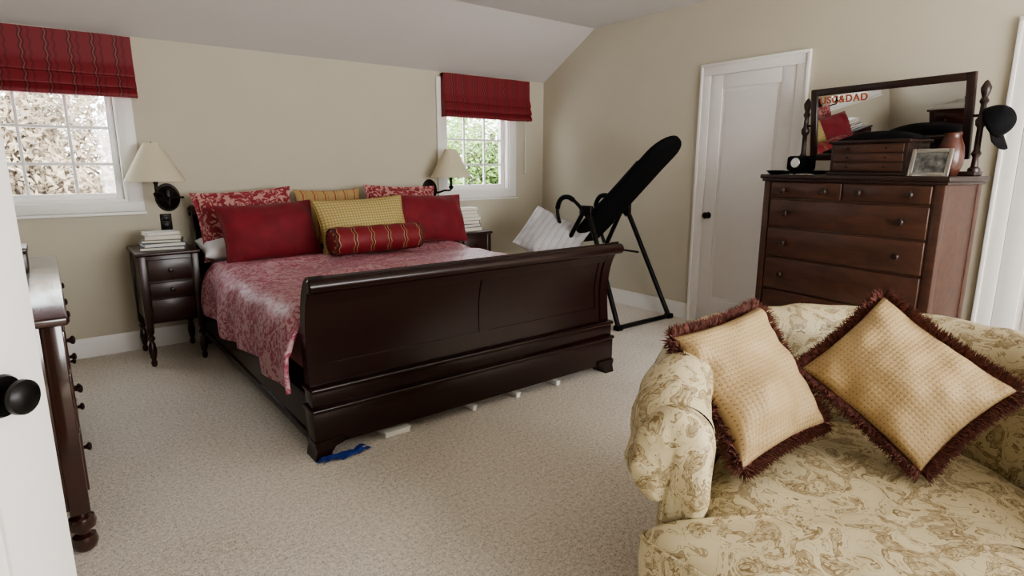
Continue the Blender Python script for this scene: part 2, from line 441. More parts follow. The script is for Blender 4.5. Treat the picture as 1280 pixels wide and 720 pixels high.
slab(fc[4:],.056,X0+.003,X1-.003)
slab([(2.625,.34),(2.632,.40),(2.636,.44)],.050,X0+.003,X1-.003)
b.lathe([(.001,X0-.008),(.024,X0-.008),(.032,X0-.002),(.032,X1+.002),(.024,X1+.008),(.001,X1+.008)],m_bed,(0,2.512,.834),20,axis='X')
b.box((X0-.003,2.565,.245),(X1+.003,2.665,.335),m_bed,.006)
b.box((X0-.012,2.550,.325),(X1+.012,2.675,.350),m_bed,.010,3)
b.box((X0-.006,2.550,.062),(X1+.006,2.670,.235),m_bed,.006)
b.box((X0-.014,2.542,.228),(X1+.014,2.673,.250),m_bed,.008,3)
def foot(x,y,sx):
    pr=[(0,.09),(.0,.075),(.008,.05),(.0,.02),(-.004,0),(.07,0),(.08,.03),(.10,.055),(.14,.064),(.14,.09)]
    P=[(x+sx*a,y-.006,z) for a,z in pr]; b.extrude(P,(0,.12,0),m_bed)
foot(X0-.010,2.549,1); foot(X1+.010,2.549,-1)
for x in (X0,X1-.09): b.box((x,4.90,0),(x+.09,4.99,.36),m_bed,.006)
for a,c in ((X0,X0+.045),(X1-.045,X1)):
    b.box((a,2.62,.075),(c,4.95,.30),m_bed,.006)
    b.box((a-.008,2.66,.072),(c+.008,4.93,.115),m_bed,.006)
hc=[(4.935,.30),(4.925,.5),(4.920,.70),(4.930,.86),(4.955,.96),(4.995,1.025),(5.02,1.035)]
slab(hc,.035,X0+.01,X1-.01)
for a,c in ((X0-.005,X0+.085),(X1-.085,X1+.005)): slab(hc,.055,a,c)
slab(hc[4:],.05,X0,X1)
b.lathe([(.001,X0-.015),(.028,X0-.015),(.036,X0-.006),(.036,X1+.006),(.028,X1+.015),(.001,X1+.015)],m_bed,(0,5.025,1.015),20,axis='X')
b.box((X0+.05,2.68,.20),(X1-.05,4.9,.33),m_bed,.0)
b.box((X0+.06,2.69,.33),(X1-.06,4.89,.670),m_mattress,.05,4)
bed=b.done(35)
b=B('duvet_cover')
LX,RX2=.812,2.88; zb=.315
prof=[(LX-.005,zb),(LX-.012,.45),(LX-.006,.56),(LX+.03,.645),(LX+.12,.69),(LX+.4,.705),(1.86,.715),(RX2-.4,.705),(RX2-.12,.69),(RX2-.03,.645),(RX2+.0,.56),(RX2+.0,.45),(RX2-.0,.36)]
PP=cr([(p[0],p[1],0) for p in prof],9); nn=len(PP)-1
def fd(u,v):
    p=PP[min(nn,int(round(u*nn)))]; y=2.70+(4.495-2.70)*v
    x,z=p.x,p.y
    hang=max(0,min(1,(.66-z)/.25))
    n1=noise.noise(Vector((x*1.5,y*3.2,1.3)));n2=noise.noise(Vector((x*5,y*5,4.1)))
    if x<1.86: x+=-hang*(.018+.026*math.sin(y*13+2*n1)+.02*n1) - hang*.026*max(0,1-v/.25)
    else: x+=hang*(.01+.02*math.sin(y*13+n1))
    if x>2.91: x=2.91
    z+= (1-hang)*(.022*n1+.014*n2+.012*math.sin(y*4+x*3)) - hang*.015*math.sin(y*5+1)*(1 if z<.5 else .3)
    if v<.06 and hang<.5: z-=(.06-v)*.9
    return Vector((x,y,z))
b.grid(fd,nn,110,m_duvet)
o=b.done(70); sm=o.modifiers.new('Solidify','SOLIDIFY'); sm.thickness=.022; sm.offset=-1
def pil(name,c,n,w,h,t,mat,roll=0,seed=1,**k):
    b=B(name); b.pillow(frame(c,n,roll),w,h,t,mat,seed=seed,**k); return b.done(60,merge=.0005)
pil('sleeping_pillow',(1.07,4.70,.765),(0,-.25,1),.48,.34,.17,m_whitecl,0,11)
pil('floral_sham',(1.19,4.74,.93),(0,-1,.28),.66,.47,.15,m_sham,3,2,flange=.03)
pil('floral_sham',(2.49,4.74,.94),(0,-1,.25),.64,.46,.15,m_sham,-2,3,flange=.03)
pil('striped_gold_pillow',(1.84,4.77,.94),(0,-1,.22),.56,.46,.13,m_goldstr,0,4)
pil('red_pillow',(1.26,4.44,.885),(0.02,-1,.42),.68,.43,.21,m_red,2,5,pipe=m_red,wr=.022)
pil('red_pillow',(2.60,4.46,.905),(0.0,-1,.40),.68,.43,.21,m_red,-2,6,pipe=m_red,wr=.022)
pil('trellis_pillow',(1.90,4.25,.905),(-.03,-1,.42),.72,.44,.18,m_golddot,2,8,pipe=m_golddot)
b=B('bolster_pillow'); 
L=.35;r=.098
Mb=Matrix.Translation((1.875,4.00,.83))@Matrix.Rotation(math.radians(1),4,'Z')
prof=[(-L,.0),(-L-.004,.02),(-L+.004,.07),(-L+.012,.088),(-L+.03,r)]+[(-L+.03+(2*L-.06)*k/20,r+.003*math.sin(k*1.3)) for k in range(1,20)]+[(L-.03,r),(L-.012,.088),(L-.004,.07),(L+.004,.02),(L,0)]
def fb(u,v):
    x,rr=prof[min(len(prof)-1,int(round(u*(len(prof)-1))))]; a=v*2*math.pi; rr=rr*(1+.02*noise.noise(Vector((x*9,math.cos(a),math.sin(a)))))
    return Vector((x,rr*math.cos(a),rr*math.sin(a)))
b.grid(fb,len(prof)-1,28,m_bolster,Mb,lambda u,v:(prof[min(len(prof)-1,int(round(u*(len(prof)-1))))][0],v*.6))
for e in (-L+.008,L-.008): b.tube([(e,.09*math.cos(a*.3142),.09*math.sin(a*.3142)) for a in range(20)],.006,m_fringe,6,True,Mb)
b.done(60,merge=.0004)
b=B('blue_cloth')
b.grid(lambda u,v:Vector((.855+.22*u+.02*math.sin(v*7),2.49+.055*v+.010*math.sin(u*9),.004+.018*abs(noise.noise(Vector((u*7,v*5,2))))+.010*abs(math.sin(u*8+v*4)))),24,10,m_blue)
o=b.done(70); sm=o.modifiers.new('Solidify','SOLIDIFY'); sm.thickness=.004
for x0,x1,yf in ((1.20,1.34,2.56),(1.74,1.765,2.57),(2.05,2.08,2.57),(2.37,2.40,2.57)):
    b=B('underbed_storage_box')
    b.box((x0,yf,.001),(x1,2.95,.028),m_plastic,.006); b.box((x0-.003,yf-.003,.028),(x1+.003,2.955,.034),m_plastic,.003)
    b.done()

# ------------------------------------------------------------------ nightstands
def turned(b,x,y,z1,mat,r=.024):
    k=z1
    prof=[(.010,0),(.016,.008),(.020,.03*k/.29),(.013,.05*k/.29),(.021,.075*k/.29),(.026,.12*k/.29),(.020,.165*k/.29),(.012,.185*k/.29),(.023,.20*k/.29),(.023,.215*k/.29),(.014,.225*k/.29),(.024,.25*k/.29),(.024,k)]
    b.lathe([(a*r/.024,z) for a,z in prof],mat,(x,y,0),16)
def nightstand(x0,x1,y0,y1,z,name):
    b=B(name); m=m_night
    b.box((x0,y0,z-.024),(x1,y1,z),m,.008,3)
    b.box((x0+.022,y0+.022,.30),(x1-.022,y1-.012,z-.024),m,.003)
    for xx in (x0+.035,x1-.035):
        for yy in (y0+.035,y1-.035):
            b.box((xx-.022,yy-.022,.27),(xx+.022,yy+.022,z-.024),m,.004); turned(b,xx,yy,.28,m)
    zs=[z-.05,z-.20,.47 if z>.76 else .44,.325]
    b.box((x0+.062,y0+.008,zs[1]+.006),(x1-.062,y0+.03,zs[0]),m,.005)
    b.box((x0+.062,y0+.008,zs[2]+.006),(x1-.062,y0+.03,zs[1]-.006),m,.005)
    b.box((x0+.062,y0+.012,zs[3]),(x1-.062,y0+.03,zs[2]-.006),m,.005)
    xm=(x0+x1)/2
    for zz in ((zs[0]+zs[1])/2,(zs[1]+zs[2])/2):
        b.lathe([(.001,-.028),(.012,-.026),(.015,-.018),(.008,-.010),(.006,0)],m_knob,(xm,y0+.01,zz),14,axis='Y')
    b.done()
nightstand(.415,.80,4.515,5.03,.785,'nightstand'); nightstand(2.93,3.31,4.515,5.03,.745,'nightstand')
def books(name,cx,cy,z,specs,seed=0):
    rnd=random.Random(seed); b=B(name)
    for i,(w,d,h,mi) in enumerate(specs):
        a=math.radians(rnd.uniform(-14,14)); ox,oy=rnd.uniform(-.012,.012),rnd.uniform(-.012,.012)
        M=Matrix.Translation((cx+ox,cy+oy,z))@Matrix.Rotation(a,4,'Z'); mt=BK[mi]
        b.box((-w/2+.005,-d/2+.005,.003),(w/2-.004,d/2-.005,h-.003),m_paper,0,M=M)
        b.box((-w/2,-d/2,0),(w/2,d/2,.003),mt,0,M=M); b.box((-w/2,-d/2,h-.003),(w/2,d/2,h),mt,0,M=M)
        b.box((w/2-.004,-d/2,.003),(w/2,d/2,h-.003),mt,0,M=M); z+=h+.0003
    b.done()
books('book_stack',.60,4.72,.786,[(.27,.22,.022,2),(.25,.20,.026,6),(.24,.18,.02,0),(.22,.17,.03,1),(.20,.15,.02,5)],3)
books('book_stack',3.12,4.70,.746,[(.26,.2,.035,3),(.25,.18,.03,6),(.24,.18,.035,4),(.22,.17,.03,1),(.22,.16,.03,5),(.2,.15,.03,3),(.19,.14,.025,5)],5)
def sconce(bx,sx,z,name):
    b=B(name)
    M=Matrix.Translation((bx,YB,z-.03))
    b.lathe([(.001,-.040),(.02,-.038),(.035,-.026),(.058,-.020),(.066,-.014),(.066,-.008),(.078,-.006),(.080,0)],m_bronze,(0,0,0),28,M=M@Matrix.Diagonal((1.05,1,1.3,1)),axis='Y')
    b.box((bx-.018,YB-.05,z-.09),(bx+.018,YB-.02,z+.03),m_bronze,.008)
    arm=cr([(bx,YB-.045,z-.03),(bx+.02*(1 if sx>bx else -1),YB-.12,z-.05),(bx+.5*(sx-bx),YB-.19,z-.03),(sx,YB-.215,z-.02),(sx,YB-.22,z+.08)],6)
    b.tube(arm,.009,m_bronze,10)
    b.lathe([(.008,0),(.02,.01),(.024,.03),(.012,.04),(.012,.09),(.016,.10),(.016,.13)],m_bronze,(sx,YB-.22,z-.02),14)
    s0=z+.095
    sgn=1 if bx>sx else -1
    b.tube([(bx+.02*sgn,YB-.045,z-.03),(bx+.09*sgn,YB-.05,z-.03)],.006,m_bronze,8)
    b.lathe([(.001,0),(.011,.002),(.011,.014),(.001,.016)],m_bronze,(bx+.09*sgn,YB-.05,z-.038),12)
    vs=[(.19,s0),(.187,s0+.01),(.115,s0+.145),(.052,s0+.26),(.049,s0+.26),(.112,s0+.145),(.184,s0+.01),(.186,s0)]
    n=32; V=[];F=[]
    for r,zz in vs:
        for k in range(n):
            a=2*math.pi*k/n; V.append((sx+r*math.cos(a),YB-.22+r*math.sin(a),zz))
    for i in range(len(vs)):
        j=(i+1)%len(vs)
        for k in range(n): F.append([i*n+k,i*n+(k+1)%n,j*n+(k+1)%n,j*n+k])
    b.add(V,F,m_lsh)
    b.lathe([(.001,0),(.02,.02),(.028,.05),(.02,.085),(.001,.1)],m_whitecl,(sx,YB-.22,z+.11),14)
    b.tube([(sx-.05,YB-.22,s0+.255),(sx+.05,YB-.22,s0+.255)],.002,m_bronze,6); b.tube([(sx,YB-.27,s0+.255),(sx,YB-.17,s0+.255)],.002,m_bronze,6)
    b.lathe([(.002,0),(.006,.006),(.003,.012),(.001,.018)],m_bronze,(sx,YB-.22,s0+.255),10)
    b.tube([(sx,YB-.22,z+.1),(sx,YB-.22,s0+.26)],.002,m_bronze,6)
    b.done(50)
sconce(.72,.625,1.15,'wall_lamp'); sconce(2.96,3.07,1.15,'wall_lamp')
b=B('outlet_plate'); b.box((.655,YB-.008,.88),(.73,YB,1.0),m_bronze,.003)
for zz in (.915,.965): b.box((.672,YB-.012,zz-.018),(.713,YB-.007,zz+.018),m_black,.004)
b.done()

# ------------------------------------------------------------------ inversion table
b=B('inversion_table'); mk=m_black
fL,fR=3.64,4.31
for sx,ax in ((fL,3.72),(fR,4.22)):
    b.tube([(sx,3.20,.022),(ax,3.66,.96)],.021,mk,10); b.tube([(sx,4.28,.022),(ax,3.72,.96)],.021,mk,10)
    b.box((ax-.02,3.62,.92),(ax+.02,3.76,1.01),mk,.01)
    b.tube([(ax-.02,3.49,.45+.13),(ax-.02,3.92,.58)],.010,mk,8)
    hp=cr([(ax,3.66,.90),(ax-.02,3.78,1.02),(ax-.02,3.90,1.075),(ax-.02,4.0,1.05),(ax-.02,4.04,.95),(ax-.02,4.0,.82),(ax,3.93,.62)],7)
    b.tube(hp,.016,mk,10); b.tube(hp[10:28],.022,m_blackp,10)
for yy in (3.20,4.28):
    b.tube(cr([(fL,yy,.03),(fL+.03,yy,.022),((fL+fR)/2,yy,.022),(fR-.03,yy,.022),(fR,yy,.03)],4),.020,mk,10)
    for xx in (fL,fR): b.box((xx-.035,yy-.03,0),(xx+.035,yy+.03,.045),m_blackp,.01)
p0=Vector((3.96,3.98,.66)); p1=Vector((3.96,2.96,1.57)); dv=(p1-p0); LB=dv.length; dv.normalize()
ux=Vector((1,0,0)); nz=ux.cross(dv); Mb=Matrix((ux,dv,nz)).transposed().to_4x4(); Mb=Matrix.Translation(p0)@Mb
def outline(w0,w1,L,n=12,e=.75):
    pts=[(-w0,0),(-w0*1.02,L*.3),(-w1,L*.75)]
    for k in range(n+1):
        a=math.pi*(1-k/n); pts.append((w1*math.cos(a),L*.86+L*.14*math.sin(a)))
    pts+=[(w1,L*.75),(w0*1.02,L*.3),(w0,0)]
    return pts
ol=outline(.19,.165,LB)
def padstack(ol,rings,mat):
    c=(0,LB/2); V=[];F=[];n=len(ol)
    for s,z in rings:
        for x,y in ol: V.append((x*(1-s/.18),c[1]+(y-c[1])*(1-s/(LB/2)),z))
    for i in range(len(rings)-1):
        for k in range(n): F.append([i*n+k,i*n+(k+1)%n,(i+1)*n+(k+1)%n,(i+1)*n+k])
    F.append(list(range(n))); F.append([(len(rings)-1)*n+k for k in range(n)])
    b.add(V,F,mat,Mb)
padstack(ol,[(.02,-.03),(.004,-.024),(0,-.01),(0,.01),(.006,.024),(.03,.034)],m_blackp)
b.tube([(-.10,-.25,-.055),(-.10,LB*.75,-.055),(.10,LB*.75,-.055),(.10,-.25,-.055)],.013,mk,8,M=Mb)
b.tube([(0,-.62,-.06),(0,.35,-.06)],.020,mk,8,M=Mb)
for xx in (3.74,4.20): b.tube([(xx,3.69,.97),(3.96+(xx-3.96)*.55,3.71,.86)],.014,mk,8)
b.tube([(3.74,3.69,.97),(4.20,3.69,.97)],.012,mk,8)
b.tube([(-.16,-.60,-.06),(.16,-.60,-.06)],.03,m_blackp,12,M=Mb); b.tube([(-.16,-.52,.02),(.16,-.52,.02)],.03,m_blackp,12,M=Mb)
b.tube([(0,-.62,-.06),(0,-.52,.02)],.012,mk,8,M=Mb)
b.done(45)
b=B('quilted_pillow'); b.pillow(frame((3.61,4.02,.71),(-.55,-.62,.62),-30),.56,.46,.14,m_quilt,seed=5,wr=.035,pinch=.03); b.done(60,merge=.0005)

# ------------------------------------------------------------------ tall chest
Mc=Matrix(((-.139,.990,0,3.86),(-.990,-.139,0,2.18),(0,0,1,0),(0,0,0,1)))
b=B('chest_of_drawers',Mc); Wc,Dc,Hc=1.15,.44,1.295
b.box((0,0,Hc-.028),(Wc,Dc,Hc),m_chestd,.008,3)
b.box((.012,.01,Hc-.045),(Wc-.012,Dc-.002,Hc-.027),m_chestd,.006)
b.box((.03,.03,.12),(Wc-.03,Dc-.012,Hc-.04),m_chest,.004)
for xx in (.025,Wc-.025-.05):
    b.box((xx,.020,.0),(xx+.05,.07,Hc-.04),m_chest,.006); b.box((xx,Dc-.06,0),(xx+.05,Dc-.01,Hc-.04),m_chest,.006)
b.box((.06,.022,.12),(Wc-.06,.05,.20),m_chest,.004)
rows=[(1.145,1.245),(.955,1.132),(.755,.942),(.53,.742),(.22,.517)]
def cknob(x,z): b.lathe([(.001,-.034),(.014,-.033),(.021,-.026),(.020,-.018),(.010,-.012),(.009,0)],m_chestd,(x,.016,z),16,axis='Y')
for i,(z0,z1) in enumerate(rows):
    cells=[(.085,Wc/2-.006),(Wc/2+.006,Wc-.085)] if i==0 else [(.085,Wc-.085)]
    for a,c in cells:
        b.box((a,.014,z0),(c,.05,z1),m_chest,.007,3)
        zz=(z0+z1)/2
        if i==0: cknob(a+.10,zz); cknob(c-.10,zz)
        else: cknob(a+.13,zz); cknob(c-.13,zz)
b.done()
b=B('tilting_dresser_mirror',Mc)
y0=.37; zt=Hc
b.box((.03,y0-.05,zt),(Wc-.03,y0+.05,zt+.025),m_chestd,.006)
prof=[(.026,0),(.026,.02),(.015,.03),(.013,.08),(.022,.10),(.014,.12),(.013,.24),(.022,.255),(.024,.28),(.014,.30),(.012,.36),(.020,.38),(.012,.40),(.020,.43),(.022,.45),(.010,.48),(.001,.49)]
for xx in (.055,Wc-.055): b.lathe([(r_*1.15,z_) for r_,z_ in prof],m_chestd,(xx,y0,zt+.02),18)
mw0,mw1=.095,Wc-.095
Mt=Matrix.Translation((0,y0,zt+.325))@Matrix.Rotation(math.radians(7.5),4,'X')
f=.045; hz=.235
b.box((mw0,-.012,-hz),(mw0+f,.014,hz),m_chestd,.006,M=Mt); b.box((mw1-f,-.012,-hz),(mw1,.014,hz),m_chestd,.006,M=Mt)
b.box((mw0+f,-.012,hz-f),(mw1-f,.014,hz),m_chestd,.006,M=Mt); b.box((mw0+f,-.012,-hz),(mw1-f,.014,-hz+f),m_chestd,.006,M=Mt)
b.box((mw0+.02,.004,-hz+.02),(mw1-.02,.012,hz-.02),m_chestd,0,M=Mt)
b.box((mw0+f-.003,.0,-hz+f-.003),(mw1-f+.003,.003,hz-f+.003),m_mirror,0,M=Mt)
for xx,sg in ((.055,1),(Wc-.055,-1)): b.tube([(xx,y0,zt+.325),(xx+sg*.045,y0,zt+.325)],.008,m_bronze,8)
cu=D.curves.new('letters','FONT'); cu.body='USC&DAD'; cu.size=.062; cu.extrude=.0006; cu.offset=.0015; cu.space_character=1.15
to=D.objects.new('letters',cu); bpy.context.scene.collection.objects.link(to); bpy.context.view_layer.update()
me=to.evaluated_get(bpy.context.evaluated_depsgraph_get()).to_mesh()
m_let=plain('letter_red',(.40,.10,.04),.6,var=.1)
MT=Mt@Matrix.Translation((mw0+f+.015,-.002,hz-f-.052))@Matrix.Rotation(math.radians(90),4,'X')
b.add([v.co.copy() for v in me.vertices],[list(p.vertices) for p in me.polygons],m_let,MT)
D.objects.remove(to)
b.done()
b=B('wooden_jewelry_chest',Mc); zt=Hc+.0
jx0,jx1,jy0,jy1=.46,.90,.05,.28
b.box((jx0-.012,jy0-.012,zt),(jx1+.012,jy1+.01,zt+.018),m_chestd,.004)
b.box((jx0,jy0,zt+.018),(jx1,jy1,zt+.185),m_chestd,.003)
b.box((jx0-.014,jy0-.014,zt+.185),(jx1+.014,jy1+.012,zt+.203),m_chestd,.005)
for i in range(3):
    z0=zt+.026+i*.053; b.box((jx0+.02,jy0-.006,z0),(jx1-.02,jy0+.01,z0+.046),m_chest,.003)
    for xx in (jx0+.11,jx1-.11): b.lathe([(.001,-.012),(.006,-.010),(.003,0)],m_bronze,(xx,jy0-.006,z0+.023),8,axis='Y')
b.done()
b=B('folded_black_cap',Mc)
zc=zt+.205
b.grid(lambda u,v:Vector((.48+.44*u,.06+.19*v,zc+.050*(max(0,math.sin(u*math.pi)*math.sin(v*math.pi)))**.45+.010*noise.noise(Vector((u*5,v*5,1)))*math.sin(u*math.pi)*math.sin(v*math.pi))),20,14,m_blackp)
b.grid(lambda u,v:Vector((.48+.44*u,.06+.19*v,zc)),2,2,m_blackp)
b.done(60)
b=B('silver_photo_frame',Mc)
Mf=Matrix.Translation((.92,.030,zt))@Matrix.Rotation(math.radians(-12),4,'X')
w,h=.20,.15;f=.022
b.box((0,0,0),(f,.012,h),m_silver,.004,M=Mf); b.box((w-f,0,0),(w,.012,h),m_silver,.004,M=Mf)
b.box((f,0,0),(w-f,.012,f),m_silver,.004,M=Mf); b.box((f,0,h-f),(w-f,.012,h),m_silver,.004,M=Mf)
m_photo=plain('photo_print',(.14,.14,.13),.3,var=.8,scale=28)
b.box((f*.5,.005,f*.5),(w-f*.5,.010,h-f*.5),m_photo,0,M=Mf)
b.box((w/2-.03,.012,.0),(w/2+.03,.016,h*.7),m_black,0,M=Mf)
b.done()
b=B('brown_vase',Mc)
b.lathe([(.035,0),(.045,.01),(.060,.06),(.064,.11),(.058,.16),(.044,.195),(.038,.215),(.044,.23),(.038,.23),(.03,.215),(.001,.19)],m_tan,(1.045,.20,zt),22); b.done()
b=B('valet_box',Mc)
b.box((.05,.12,zt),(.27,.30,zt+.022),m_blackp,.004); b.box((.09,.14,zt+.022),(.23,.27,zt+.12),m_blackp,.02,3)
b.lathe([(.001,-.006),(.03,-.006),(.034,0)],m_silver,(.16,.141,zt+.075),20,axis='Y')
b.done()
b=B('keys_and_coins',Mc)
for i in range(7):
    b.lathe([(.012,0),(.012,.003),(.001,.003)],m_silver,(.20+.022*i+.01*(i%2),.05+.02*(i%3),zt+.0005),12)
b.tube([(.30+.02*math.cos(k*.6283),.07+.02*math.sin(k*.6283),zt+.003) for k in range(10)],.0025,m_silver,6,True)
b.done()
b=B('trinket_dish',Mc); b.lathe([(.03,0),(.045,.008),(.06,.025),(.057,.026),(.04,.012),(.001,.008)],m_black,(.08,.055,zt),20); b.done()
b=B('black_baseball_cap',Mc)
Mk=Matrix.Translation((Wc+.012,.33,zt+.28))@Matrix.Rotation(math.radians(65),4,'Y')@Matrix.Rotation(math.radians(20),4,'Z')
b.grid(lambda u,v:Vector((.085*math.cos(u*2*math.pi)*math.cos(v*math.pi/2)**.8 if v<1 else 0,.10*math.sin(u*2*math.pi)*math.cos(v*math.pi/2)**.8 if v<1 else 0,.10*math.sin(v*math.pi/2))),28,10,m_blackp,Mk)
b.grid(lambda u,v:Vector((.075*math.cos((u-.5)*2.6)+ (.085*v)*math.cos((u-.5)*1.6),.095*math.sin((u-.5)*2.6)*(1-.1*v),.004-.02*v*abs(u-.5)*2)),14,6,m_blackp,Mk)
o=b.done(60,merge=.0005); sm=o.modifiers.new('Solidify','SOLIDIFY'); sm.thickness=.004

# ------------------------------------------------------------------ left dresser
b=B('low_dresser'); m=m_ldres
dx0,dx1,dy0,dy1,dz=-.585,.010,2.38,4.10,.865
b.box((dx0,dy0,dz-.03),(dx1,dy1,dz),m,.008,3)
b.box((dx0+.012,dy0+.026,.17),(dx1-.024,dy1-.026,dz-.03),m,.004)
for xx in (dx0+.04,dx1-.05):
    for yy in (dy0+.05,dy1-.05):
        b.box((xx-.03,yy-.03,.15),(xx+.03,yy+.03,dz-.03),m,.005)
        b.lathe([(.022,0),(.036,.012),(.042,.035),(.036,.058),(.020,.068),(.020,.078),(.040,.090),(.044,.11),(.038,.13),(.024,.138),(.03,.155)],m,(xx,yy,0),20)
for (z0,z1) in ((.66,.80),(.44,.645),(.20,.425)):
    for a,c in ((dy0+.09,(dy0+dy1)/2-.01),((dy0+dy1)/2+.01,dy1-.09)):
        b.box((dx1-.03,a,z0),(dx1-.013,c,z1),m,.006,3)
        for yy in (a+.14,c-.14):
            b.lathe([(.006,0),(.008,.010),(.015,.016),(.016,.022),(.010,.027),(.001,.028)],m_knob,(dx1-.015,yy,(z0+z1)/2),14,axis='X')
b.done()
b=B('tabletop_box'); b.box((-.26,3.50,dz+.001),(-.10,3.72,.955),m_night,.006); b.box((-.265,3.495,.955),(-.095,3.725,.98),m_night,.008)
b.lathe([(.04,0),(.045,.01),(.02,.03),(.03,.06),(.001,.08)],m_bronze,(-.18,3.61,.98),14); b.done()

# ------------------------------------------------------------------ armchair
d=Vector((-.34,-.94)); l=Vector((.94,-.34)); Cc=Vector((.945,1.235))
lw=cw(l.x,l.y); bw=cw(-d.x,-d.y); cc=cw(Cc.x,Cc.y)
Ma=Matrix(((lw.x,bw.x,0,cc.x),(lw.y,bw.y,0,cc.y),(0,0,1,0),(0,0,0,1)))
b=B('upholstered_tub_armchair',Ma)
path=[]
hw=.550; v0=.12; dv2=.76; ex=2/2.05
NS=36
for k in range(8): path.append((-hw+.015*(1-k/8)**2,v0*k/8))
for k in range(NS*2+1):
    a=math.pi-math.pi*k/(2*NS)
    cx=math.cos(a);sy=math.sin(a)
    path.append((hw*math.copysign(abs(cx)**ex,cx),v0+dv2*abs(sy)**ex))
for k in range(1,9): path.append((hw-.015*(k/8)**2,v0*(1-k/8)))
NP=len(path)
nroll=16
secs=[]
for i,(u,v) in enumerate(path):
    p=Vector(path[i]); t=Vector(path[min(i+1,NP-1)])-Vector(path[max(i-1,0)]); t.normalize()
    n=Vector((-t.y,t.x))
    if n.dot(p-Vector((0,.25)))<0: n=-n
    back=max(0,min(1,(v-.05)/.65)); back=back*back*(3-2*back)
    front=max(0,1-v/.30)
    ht=.830+.020*back-.075*front*front
    R=.100-.006*back
    cz=ht-R
    ring=[(-.060,.30),(-.065,.40),(-.072,.50),(-.075,(cz-.03+.5)/2)]
    for k in range(nroll+1):
        a=math.pi-(math.pi*1.02)*k/nroll
        ring.append((R*math.cos(a)+.022,cz+R*math.sin(a)))
    lowz=.515
    ro=R+.022
    ring+=[(ro+.014,cz-.06),(ro+.018,(cz+lowz)/2-.01),(ro+.010,lowz+.03),(ro-.012,lowz-.005),(.080,lowz-.020),(.050,lowz-.035),(.042,.36),(.042,.25),(.050,.12),(.058,.005)]
    out=[]
    for j,(q,z) in enumerate(ring):
        w=.016*noise.noise(Vector((u*6,v*6,z*7)))+.011*noise.noise(Vector((u*14,v*14,z*12)))
        g=0
        if .47<z<.74 and q>.05:
            g=.010*math.sin(v*38+3*noise.noise(Vector((v*5,z*4,0))))*min(1,(.74-z)/.15)*(1-back)
        pp=p+n*(q+w+g); out.append((pp.x,pp.y,max(0.004,z+w*.6)))
    secs.append(out)
m_=len(secs[0])
V=[q for s_ in secs for q in s_]
F=[[i*m_+j,(i+1)*m_+j,(i+1)*m_+j+1,i*m_+j+1] for i in range(NP-1) for j in range(m_-1)]
b.add(V,F,m_toile)
for idx in (0,NP-1):
    s_=secs[idx]; cx=sum(q[0] for q in s_)/m_; zc_=.64
    rings=[]
    for fct,dy in ((1,0),(1.010,-.012),(.99,-.030),(.93,-.046),(.83,-.057),(.70,-.062),(.5,-.064),(.25,-.064)):
        row=[]
        for j,q in enumerate(s_):
            x=cx+(q[0]-cx)*fct
            if q[2]>.485: z=zc_+(q[2]-zc_)*fct; yy=dy
            else: z=q[2]; yy=dy*.35
            g=.014*math.sin(x*75+2*noise.noise(Vector((x*8,z*6,0))))*max(0,min(1,(.76-z)/.15))*min(1,-dy/.05) if q[2]>.485 else 0
            row.append((x,yy-abs(g)+.008*noise.noise(Vector((x*16,z*12,3))),z))
        rings.append(row)
    V=[q for r_ in rings for q in r_]; F=[]
    for i in range(len(rings)-1):
        for j in range(m_-1): F.append([i*m_+j,i*m_+j+1,(i+1)*m_+j+1,(i+1)*m_+j])
        F.append([i*m_+m_-1,i*m_,(i+1)*m_,(i+1)*m_+m_-1])
    F.append([(len(rings)-1)*m_+j for j in range(m_)])
    b.add(V,F,m_toile)
half=[(0,-.335),(.15,-.325),(.30,-.295),(.43,-.245),(.54,-.185),(.605,-.130),(.615,-.095),(.56,-.078),(.50,-.075),(.480,-.06),(.472,.05),(.450,.30),(.385,.52),(.30,.66),(.15,.76),(0,.785)]
hs=[(q.x,q.y) for q in cr([(x,y,0) for x,y in half],5)]
ol=hs+[(-x,y) for x,y in hs[::-1][1:-1]]
def stack(rings,mat,c=(0,.12),cap0=True,cap1=True,wr=.0):
    V=[];F=[];n=len(ol)
    for s_,z in rings:
        for x,y in ol:
            X=c[0]+(x-c[0])*s_;Y=c[1]+(y-c[1])*s_
            w=wr*noise.noise(Vector((X*5,Y*5,z*3)))+wr*.4*noise.noise(Vector((X*13,Y*13,z*9)))
            V.append((X,Y,z+w))
    for i in range(len(rings)-1):
        for k in range(n): F.append([i*n+k,i*n+(k+1)%n,(i+1)*n+(k+1)%n,(i+1)*n+k])
    if cap0: F.append(list(range(n)))
    if cap1:
        V.append((c[0],c[1],rings[-1][1])); k0=(len(rings)-1)*n
        for k in range(n): F.append([k0+k,k0+(k+1)%n,len(V)-1])
    b.add(V,F,mat)
stack([(.90,.290),(.985,.300),(1.0,.330),(1.005,.375),(1.0,.415),(.982,.440),(.95,.455),(.88,.468),(.75,.478),(.6,.484),(.45,.487),(.3,.489),(.15,.49),(.05,.49)],m_toile,wr=.016)
for z_,s_ in ((.432,.995),(.305,.995)): b.tube([(x*s_,.12+(y-.12)*s_,z_+.012*noise.noise(Vector((x*5,y*5,z_*3)))) for x,y in ol],.006,m_toile,6,True)
stack([(.985,.004),(.975,.10),(.965,.29)],m_toile,wr=.004)
b.done(60)
